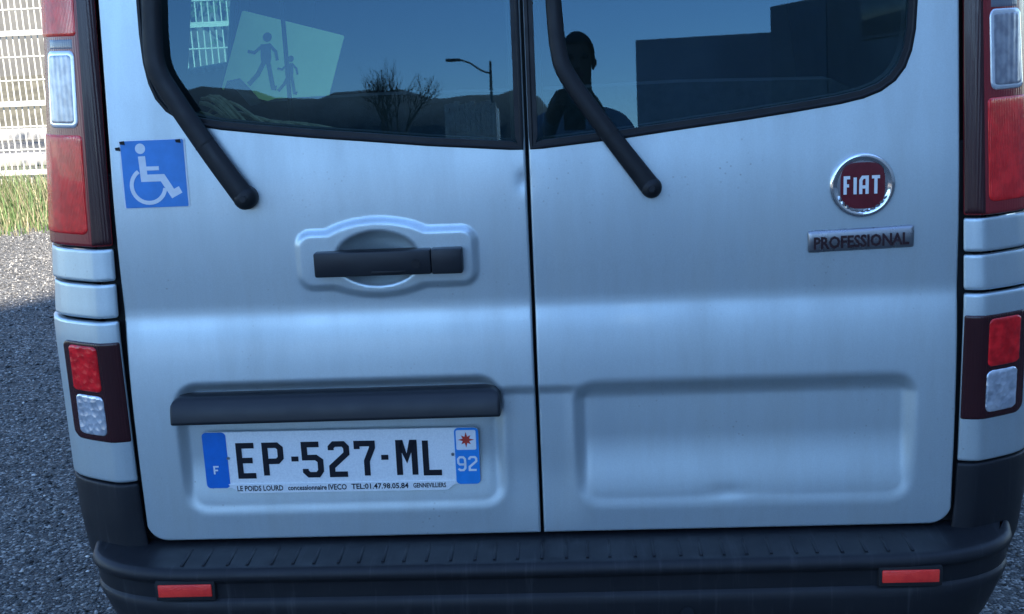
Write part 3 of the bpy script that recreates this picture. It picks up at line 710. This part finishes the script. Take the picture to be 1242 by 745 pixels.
for yc in (.93, 4.03):
    for s in (-1, 1):
        wh = empty('wheel', (0, 0, 0)); wh.parent = van; wh.location = (s*.86, yc, .33)
        A = []
        for dx, r_ in ((-.10, .20), (-.105, .27), (-.10, .315), (-.07, .33), (.07, .33), (.10, .315), (.105, .27), (.10, .20)):
            A.append([(s*dx, r_*math.cos(t), r_*math.sin(t)) for t in np.linspace(0, 2*math.pi, 40, endpoint=False)])
        MB().grid(np.array(A), wrap=True).build('tyre', M['tyre'], wh)
        A = []
        for dx, r_ in ((.098, .205), (.07, .195), (.05, .12), (.085, .07), (.085, .001)):
            A.append([(s*dx, r_*math.cos(t), r_*math.sin(t)) for t in np.linspace(0, 2*math.pi, 40, endpoint=False)])
        MB().grid(np.array(A), wrap=True).build('rim', M['alloy'], wh)
        MB().box(min(s*.52, s*.90)-0, max(s*.52, s*.90), yc-.42, yc+.42, .74, .76, .0).build('wheel_housing', M['dark'], van, smooth=False)
_pz = [.58, 1.0, 1.3, 1.6, 1.84]; _ol = [(xside(2.4, z)-.03, z) for z in _pz]+[(-xside(2.4, z)+.03, z) for z in _pz[::-1]]; _n = len(_ol)
MB().add([(x, 2.40, z) for x, z in _ol]+[(x, 2.43, z) for x, z in _ol], [(i, (i+1) % _n, (i+1) % _n+_n, i+_n) for i in range(_n)]+[tuple(range(_n)), tuple(range(_n, 2*_n))[::-1]]).build('added_partition', M['interior'], van, smooth=False)  # added bulkhead, blocks the bright front windows from the rear view
# interior: window shelf, bench, belt
MB().box(-.74, .74, .10, .30, 1.255, 1.275, .004).build('shelf', M['interior'], van)
bench = empty('bench_seat', (0, 0, 0)); bench.parent = van
outl = [(-.66, .80), (-.655, 1.30), (-.640, 1.36), (-.618, 1.408), (-.598, 1.385), (-.575, 1.355), (-.545, 1.362), (-.30, 1.366), (0, 1.362), (.30, 1.366), (.60, 1.36), (.66, 1.33), (.67, .80)]
mb = MB(); n = len(outl)
mb.add([(x, .36, z) for x, z in outl]+[(x, .46, z) for x, z in outl], [(i, (i+1) % n, (i+1) % n+n, i+n) for i in range(n)]+[tuple(range(n)), tuple(range(n, 2*n))[::-1]])
mb.build('backrest', M['fabric'], bench, sharp=20)
MB().box(-.66, .67, .46, .95, .86, 1.00, .03).build('cushion', M['fabric'], bench)
for x in (-.55, .55): MB().tube([(x, .6, .56), (x, .6, .87)], .025, 8).build('leg', M['steel'], bench)
MB().tube([(-.456, .20, 1.27), (-.458, .21, 1.5), (-.46, .22, 1.84)], .0045, 8).build('belt_strap', M['rubber'], van)

# ------------------------------------------------------------------ things inside the van
sgn = empty('sign_board', (-.53, .50, 1.36)); tag(sgn, 'pale yellow-green board with walking children pictogram leaning inside the rear window', 'sign')
SA = R(-15.8); sw, sh = .229, .168
def sg(a, b, off=0.):       # a across, b up from the board centre; board leans back a little
    c = Vector((-.0015, 0, .075)); x = a*math.cos(SA)-b*math.sin(SA); z = a*math.sin(SA)+b*math.cos(SA)
    return (c.x+x, -.005-off+.35*z, c.z+z)
slab('board', rrect(0, 0, sw/2, sh/2, .004), -.004, .0, M['sign'], sgn, sg)
ped = MB(); q = .00095
def pt(x, y): # pictogram units, undoing the board's own tilt
    X = (x-100)*q; Y = (y-75)*q; return (X*math.cos(-SA)-Y*math.sin(-SA)-.01, X*math.sin(-SA)+Y*math.cos(-SA)+.0)
def fig(mb, ox, oy, s):
    P = lambda x, y: pt(ox+x*s, oy+y*s)
    c = [P(12*math.cos(t)+4, 120+12*math.sin(t)) for t in np.linspace(0, 2*math.pi, 18, endpoint=False)]; poly(mb, c, sg, .0012)
    poly(mb, [P(-14, 102), P(12, 104), P(14, 70), P(12, 52), P(-12, 52), P(-14, 75)], sg, .0013)
    ribbon(mb, [P(-8, 100), P(-30, 82), P(-48, 86)], 8*q*s, sg, .0014)
    ribbon(mb, [P(10, 100), P(26, 82), P(30, 60)], 8*q*s, sg, .0015)
    ribbon(mb, [P(-6, 56), P(-22, 26), P(-46, 2)], 12*q*s, sg, .0016)
    ribbon(mb, [P(6, 56), P(12, 24), P(18, -8), P(28, -10)], 12*q*s, sg, .0017)
fig(ped, 72, 26, .86); fig(ped, 126, 10, .58)
ped.build('pictogram', M['sign_ink'], sgn, smooth=False)
net = MB()
for k in range(16):
    a = random.uniform(0, 6.3); pts = []
    for i in range(22):
        t = i/21; x = -.615+.34*t
        z = 1.296+.070*math.exp(-((t-.06)/.22)**2)+.018*math.exp(-((t-.5)/.25)**2)
        r_ = .012+.012*(1-t)
        pts.append((x, .165+r_*math.cos(a+9*t+.4*math.sin(5*t+k)), z+r_*math.sin(a+9*t+.4*math.sin(5*t+k))*(1 if t < .95 else .5)))
    net.tube(pts, .0035, 5)
tag(net.build('bundle', M['straw'], None), 'loose brown fibrous bundle lying along the shelf inside the rear window', 'bundle')

# ------------------------------------------------------------------ ground
g = MB(); gs = 400
g.add([(-gs, -gs, 0), (gs, -gs, 0), (gs, gs, 0), (-gs, gs, 0)], [(0, 1, 2, 3)])
tag(g.build('ground', M['gravel'], smooth=False), kind='structure')
def scatter_mesh(name, base_v, base_f, pos, rot, scale, tone, mat):
    n = len(pos); bv = np.array(base_v); bf = np.array(base_f); c, s_ = np.cos(rot), np.sin(rot)
    V = bv[None]*scale[:, None, :]
    V = np.stack([V[..., 0]*c[:, None]-V[..., 1]*s_[:, None], V[..., 0]*s_[:, None]+V[..., 1]*c[:, None], V[..., 2]], -1)+pos[:, None, :]
    nv = len(bv); F = (bf[None]+np.arange(n)[:, None, None]*nv).reshape(-1)
    me = bpy.data.meshes.new(name); k = bf.shape[1]; nf = n*len(bf)
    me.vertices.add(n*nv); me.vertices.foreach_set('co', V.reshape(-1).astype(np.float32))
    me.loops.add(nf*k); me.loops.foreach_set('vertex_index', F.astype(np.int32))
    me.polygons.add(nf); me.polygons.foreach_set('loop_start', (np.arange(nf)*k).astype(np.int32))
    me.update(calc_edges=True); me.validate()
    at = me.color_attributes.new('tone', 'FLOAT_COLOR', 'POINT'); c4 = np.ones((n*nv, 4), np.float32); c4[:, :3] = np.repeat(tone, nv, 0); at.data.foreach_set('color', c4.reshape(-1))
    me.materials.append(mat); return link(bpy.data.objects.new(name, me))
N = 90000
xx = rng.uniform(-5.2, 2.6, N); yy = rng.uniform(-1.6, 7.2, N); kp = (np.abs(xx) > .55) | (yy < .3)
xx, yy = xx[kp], yy[kp]; N = len(xx); sz = rng.gamma(3.2, .0014, N)+.002
t_ = np.clip(rng.gamma(1.8, .11, N), .03, .70)[:, None]*np.array([.90, .85, .78])*(1+.06*rng.standard_normal((N, 1)))
sv = [(1, .2, .1), (-.9, -.3, .05), (.1, 1, 0), (-.2, -.85, .1), (.1, .05, .85), (0, 0, -.6)]
sf = [(0, 2, 4), (2, 1, 4), (1, 3, 4), (3, 0, 4), (2, 0, 5), (1, 2, 5), (3, 1, 5), (0, 3, 5)]
tag(scatter_mesh('gravel_stones', sv, sf, np.stack([xx, yy, sz*.2], -1), rng.uniform(0, 6.3, N), np.stack([sz, sz*rng.uniform(.6, 1, N), sz*rng.uniform(.5, .9, N)], -1), t_, M['stone']),
    'loose grey gravel stones scattered over the parking ground', 'gravel', kind='stuff')
# grass strip in front of the fence
N = 46000
xx = rng.uniform(-10, 3, N); yy = 7.05+rng.beta(1.6, 1.3, N)*1.9+.12*np.sin(xx*3); hh = (.06+.30*sm(7.0, 8.2, yy))*rng.uniform(.45, 1.25, N)
gv = [(-.5, 0, 0), (.5, 0, 0), (.25, .25, .6), (-.2, .25, .6), (.3, .75, 1)]
gf = [(0, 1, 2), (0, 2, 3), (3, 2, 4)]
dryk = (rng.random(N) < .42)[:, None]; tone = np.where(dryk, np.array([.24, .21, .12]), np.array([.09, .15, .045]))*rng.uniform(.55, 1.25, (N, 1))
wd = rng.uniform(.006, .013, N)
tag(scatter_mesh('grass_strip', gv, gf, np.stack([xx, yy, np.zeros(N)], -1), rng.uniform(0, 6.3, N), np.stack([wd, hh*.55, hh], -1), tone, M['grass']), 'half dry green grass growing along the foot of the fence', 'grass', kind='stuff')

# ------------------------------------------------------------------ fence and what lies beyond it
fence = empty('mesh_fence', (-4.3, 8.55, 0)); tag(fence, 'pale welded wire mesh fence with square posts behind the grass strip', 'fence')
def fence_panel(x0, x1):
    mb = MB()
    for x in np.arange(x0+.03, x1-.01, .055): mb.box(x-.0045, x+.0045, -.0035, .0035, .06, 2.02)
    for i, z in enumerate(np.arange(.12, 2.03, .20)):
        if i % 3 == 1: mb.box(x0, x1, -.034, -.0112, z-.022, z+.022)
        for dy in (-.011, .0075): mb.box(x0, x1, dy, dy+.0035, z-.005, z+.005)
    return mb
for k in range(-3, 5):
    x = k*2.5
    MB().box(x-.03, x+.03, .012, .072, 0, 2.12, .004).build('post', M['fence'], fence)
    fence_panel(x, x+2.5).build('wire_panel', M['fence'], fence, smooth=False, normals=False)
wall = empty('pale_building', (-14, 24, 0)); tag(wall, 'long pale rendered building in full sun beyond the fence', 'building')
MB().box(-30, 10.8, 0, 8, 0, 7.5, .02).build('wall', M['render_wall'], wall)
MB().box(-30.2, 11.0, -.25, 8.2, 7.5, 7.8, .02).build('roof_edge', M['frame'], wall)
for k in range(-9, 4):
    MB().box(k*3-.7, k*3+.7, -.04, .02, 3.2, 4.8, .01).build('window', M['pane'], wall)
MB().box(-30, 10.8, -.06, .02, .0, .5, .01).build('plinth', M['kerb'], wall)
for y, h in ((12.0, .14), (15.5, .16)):
    tag(MB().box(-40, 12, y, y+.25, 0, h, .02).build('kerb', M['kerb']), kind='structure')
tag(MB().add([(-40, 16.5, .0), (12, 16.5, .0), (12, 19, .7), (-40, 19, .7), (12, 22, .7), (-40, 22, .7)], [(0, 1, 2, 3), (3, 2, 4, 5)]).build('bank', M['dry'], smooth=False), kind='structure')
def sapling(loc, h, label, lean, seed):
    rg = random.Random(seed); t = empty('young_tree', loc); tag(t, label, 'tree', 'young trees beyond the fence')
    mb = MB(); mb.tube([(0, 0, 0), (lean*.3, .02, h*.4), (lean, .05, h)], [.07, .055, .02], 8); tips = []
    for i in range(16):
        z = h*rg.uniform(.35, .98); a = rg.uniform(0, 6.3); l = rg.uniform(.4, 1.1); b = Vector((lean*z/h, .03, z)); e = b+Vector((math.cos(a)*l, math.sin(a)*l, l*.8))
        mb.tube([b, b.lerp(e, .5)+Vector((0, 0, -.05)), e], [.02, .013, .005], 6); tips += [b.lerp(e, k) for k in (.4, .6, .8, 1)]
    mb.build('trunk', M['bark'], t)
    lf = MB()
    for p in tips:
        for k in range(26):
            q = p+Vector((rg.gauss(0, .16), rg.gauss(0, .16), rg.gauss(0, .14))); a = Vector((rg.gauss(0, 1), rg.gauss(0, 1), rg.gauss(0, 1))).normalized(); b = a.orthogonal().normalized()
            lf.add([q-a*.045, q+b*.02, q+a*.045, q-b*.02], [(0, 1, 2, 3)])
    lf.build('crown', M['leaf'], t, smooth=False, normals=False)
sapling((-3.75, 10.4, 0), 4.2, 'thin upright young tree beyond the fence seen through the van windows', .1, 3)
sapling((-3.35, 10.9, 0), 3.6, 'thin leaning young tree beyond the fence beside the upright one', -.5, 5)

# ------------------------------------------------------------------ the yard behind the photographer (seen in the rear windows, shades the van)
U2 = Vector((.62, .784, 0)).normalized(); W2 = Vector((.784, -.62, 0)).normalized(); A0 = Vector((1.70, -30, 0))
def block(name, label, s0, s1, h, depth, mat, rows, cols, set_back=0., u=U2):
    b = empty(name, A0+u*((s0+s1)/2)); tag(b, label, 'building')
    b.rotation_euler = (0, 0, math.atan2(u.y, u.x)); L = s1-s0       # local x along the front, -y goes away from the yard
    MB().box(-L/2, L/2, -depth, -set_back, 0, h, .02).build('wall', mat, b)
    if rows: MB().box(-L/2-.08, L/2+.08 if s1 > 20 else L/2-.01, -depth-.1, .1-set_back, h, h+.25, .02).build('roof_edge', M['frame'], b)
    for r_ in range(rows):
        for c in range(cols):
            x = -L/2+(c+.5)*L/cols; z = 1.0+r_*3.0
            wn = MB().box(x-.62, x+.62, -.02, .05, z, z+1.5, .01).build('window', M['frame'], b)
            MB().box(x-.55, x+.55, .045, .062, z+.07, z+1.43, .004).build('pane', M['pane'], wn)
    return b
block('workshop', 'low dark flat roofed workshop joined to the taller office block', 0, 9, 4.85, 9, M['clad2'], 0, 0, u=Vector((.992, .125, 0)))
block('stair_tower', 'plain grey stair tower between the low workshop and the tall office block', 4.6, 6.2, 5.05, 4, M['clad'], 0, 0)
block('office_block', 'tall slate grey office block whose shadow covers the van', 6.22, 46, 20.4, 12, M['clad'], 6, 13)
hl = MB(); Hx = np.linspace(-170, 120, 120); Gd = []
for j, dy in enumerate((0, 6, 16, 40)):
    Gd.append([(x, -118-dy+.0006*(x+10)**2*0, [-.5, 8.4, 12.4, 14.0][j]*(1+.06*math.sin(x*.09)+.05*math.sin(x*.31+j)+.03*math.sin(x*.9))*(1-.62*float(sm(-8, 4, x)))) for x in Hx])
tag(hl.grid(np.array(Gd)).build('hill', M['hill'], sharp=180), kind='structure')
shed = empty('board_shed', (-3.85, -45, 0)); tag(shed, 'tall narrow pale boarded shed near the street lamp', 'shed')
MB().box(-.98, .98, -2, -.03, 0, 4.3, .01).build('frame', M['frame'], shed)
for k in range(10):
    MB().box(-.98+k*.197, -.98+k*.197+.185, -.03, .01+.006*(k % 3), .02, 4.45+.05*((k*7) % 3), .004).build('plank', M['board'], shed)
lampp = empty('street_lamp', (-4.0, -59.8, 0)); tag(lampp, 'dark street lamp with one curved arm beside the boarded shed', 'street lamp')
MB().tube([(0, 0, 0), (0, 0, 3.5), (0, 0, 7.5)], [.11, .09, .06], 12).build('pole', M['steel'], lampp)
MB().tube([(0, 0, 6.9), (-.45, 0, 7.05), (-1.0, 0, 7.45), (-1.5, 0, 7.62)], [.05, .05, .045, .04], 10).build('arm', M['steel'], lampp)
MB().box(-2.2, -1.45, -.13, .13, 7.55, 7.70, .05).build('lamp_head', M['steel'], lampp)
def bare_tree(loc, h, label, seed):
    rg = random.Random(seed); t = empty('bare_tree', loc); tag(t, label, 'tree'); mb = MB(); tw = MB()
    def br(p, d, l, r_, lev):
        q = p+d*l; (mb if lev < 3 else tw).tube([p, p.lerp(q, .5)+Vector((rg.gauss(0, .04*l), rg.gauss(0, .04*l), .02*l)), q], [r_, r_*.8, r_*.6], 6 if lev < 3 else 4, cap=False)
        if lev >= 6: return
        for k in range(3 if lev < 5 else 2):
            a = rg.uniform(0, 6.28); sp_ = rg.uniform(.3, .62); n1 = d.orthogonal().normalized(); n2 = d.cross(n1)
            nd = (d+(n1*math.cos(a)+n2*math.sin(a))*sp_+Vector((0, 0, .12))).normalized(); br(p.lerp(q, rg.uniform(.7, 1)), nd, l*rg.uniform(.62, .82), r_*.58, lev+1)
    br(Vector((0, 0, 0)), Vector((0, 0, 1)), h*.30, .17, 0)
    mb.build('trunk', M['bark'], t); tw.build('crown', M['bark'], t, normals=False)
bare_tree((-9.0, -59, 0), 8.6, 'leafless spreading tree standing beyond the yard', 11)

# ------------------------------------------------------------------ the photographer
def person():
    root = empty('person', (.105, -2.86, 0)); root.scale = (1, 1, 1.014); tag(root, 'person in blue-grey jacket holding up a phone, reflected in the rear window', 'person')
    V = []; E_ = []; Rd = []
    def add(p, r_, par=None):
        V.append(p); Rd.append(r_); i = len(V)-1
        if par is not None: E_.append((par, i))
        return i
    pel = add((0, 0, .97), (.155, .115)); wai = add((0, .0, 1.12), (.145, .105), pel); che = add((0, .0, 1.31), (.165, .115), wai); nb = add((0, -.005, 1.455), (.085, .075), che)
    nk = add((0, .005, 1.54), (.050, .056), nb); jw = add((0, .035, 1.615), (.056, .076), nk); hd_ = add((0, .015, 1.71), (.066, .090), jw); tp = add((0, .005, 1.785), (.050, .070), hd_)
    for s in (-1, 1):
        sh_ = add((s*.165, -.005, 1.43), (.070, .070), nb); el = add((s*.215, .20, 1.215), (.050, .050), sh_); wr = add((s*.075-.015, .585, 1.455), (.028, .032), el)
        pm = add((s*.062-.019, .640, 1.480), (.020, .036), wr)
        kn = add((s*.060-.019, .672, 1.500), (.018, .036), pm)
        for k, (dz, l) in enumerate(((.022, .030), (.007, .034), (-.009, .032), (-.024, .026))):
            f1 = add((s*.056-.019, .690, 1.500+dz), (.009, .009), kn); add((s*(.056-l)-.019, .702, 1.503+dz), (.0075, .0075), f1)
        t1 = add((s*.050-.019, .640, 1.515), (.010, .010), pm); add((s*.028-.019, .652, 1.532), (.008, .008), t1)
        hp = add((s*.095, 0, .90), (.088, .095), pel); kne = add((s*.11, .02, .50), (.058, .062), hp); an = add((s*.12, -.02, .095), (.040, .045), kne); add((s*.135, .16, .045), (.042, .034), an)
    me = bpy.data.meshes.new('body'); me.from_pydata(V, E_, []); o = bpy.data.objects.new('body', me); COL.objects.link(o)
    bm = bmesh.new(); bm.from_mesh(me); sk = bm.verts.layers.skin.verify(); bm.verts.ensure_lookup_table()
    for i, q in enumerate(bm.verts): q[sk].radius = Rd[i]; q[sk].use_root = (i == 0)
    bm.to_mesh(me); bm.free()
    m1 = o.modifiers.new('skin', 'SKIN'); m1.use_smooth_shade = True; m2 = o.modifiers.new('sub', 'SUBSURF'); m2.levels = 2; m2.render_levels = 2
    bpy.context.view_layer.update(); dg = bpy.context.evaluated_depsgraph_get()
    me2 = bpy.data.meshes.new_from_object(o.evaluated_get(dg)); bpy.data.objects.remove(o); me2.name = 'body'
    me2.materials.clear()
    for k in ('skin', 'jacket', 'trousers', 'shoe'): me2.materials.append(M[k])
    for p in me2.polygons:
        c = p.center; p.material_index = 0 if (c.z > 1.515 and c.y < .4) or c.y > .575 else (3 if c.z < .10 else (2 if c.z < .93 else 1)); p.use_smooth = True
    b = link(bpy.data.objects.new('body', me2), root)
    # hair cap, ears, nose, eyes
    A = []
    for i, a in enumerate(np.linspace(0, 1, 12)):
        th = R(90-118*a); row = []
        for t in np.linspace(0, 2*math.pi, 28, endpoint=False):
            front = max(0, math.sin(t)); th2 = th if front < .3 else max(th, R(28))
            row.append((.071*math.cos(th2)*math.cos(t), .006+.096*math.cos(th2)*math.sin(t), 1.712+.096*math.sin(th2)))
        A.append(row)
    MB().grid(np.array(A), wrap=True).build('hair', M['hair'], root)
    for s in (-1, 1):
        MB().tube([(s*.060, .015, 1.655), (s*.071, .008, 1.672), (s*.072, .004, 1.69), (s*.063, .012, 1.70)], [.004, .007, .007, .004], 8).build('ear', M['skin'], root)
        MB().tube([(s*.032, .096, 1.700), (s*.032, .108, 1.700)], [.012, .008], 10).build('eye', M['hair'], root)
    MB().tube([(0, .098, 1.70), (0, .118, 1.672), (0, .122, 1.660), (0, .105, 1.652)], [.008, .013, .014, .008], 8).build('nose', M['skin'], root)
    MB().tube([(-.024, .104, 1.628), (0, .112, 1.629), (.024, .104, 1.628)], [.004, .007, .004], 8).build('mouth', M['burgundy'], root)
person()
ph = MB().box(-.038, .038, -.004, .004, -.078, .078, .003)
po = ph.build('smartphone', M['phone'], None); po.location = (.086, -2.186, 1.486); tag(po, 'black phone held upright in both hands of the person', 'phone')
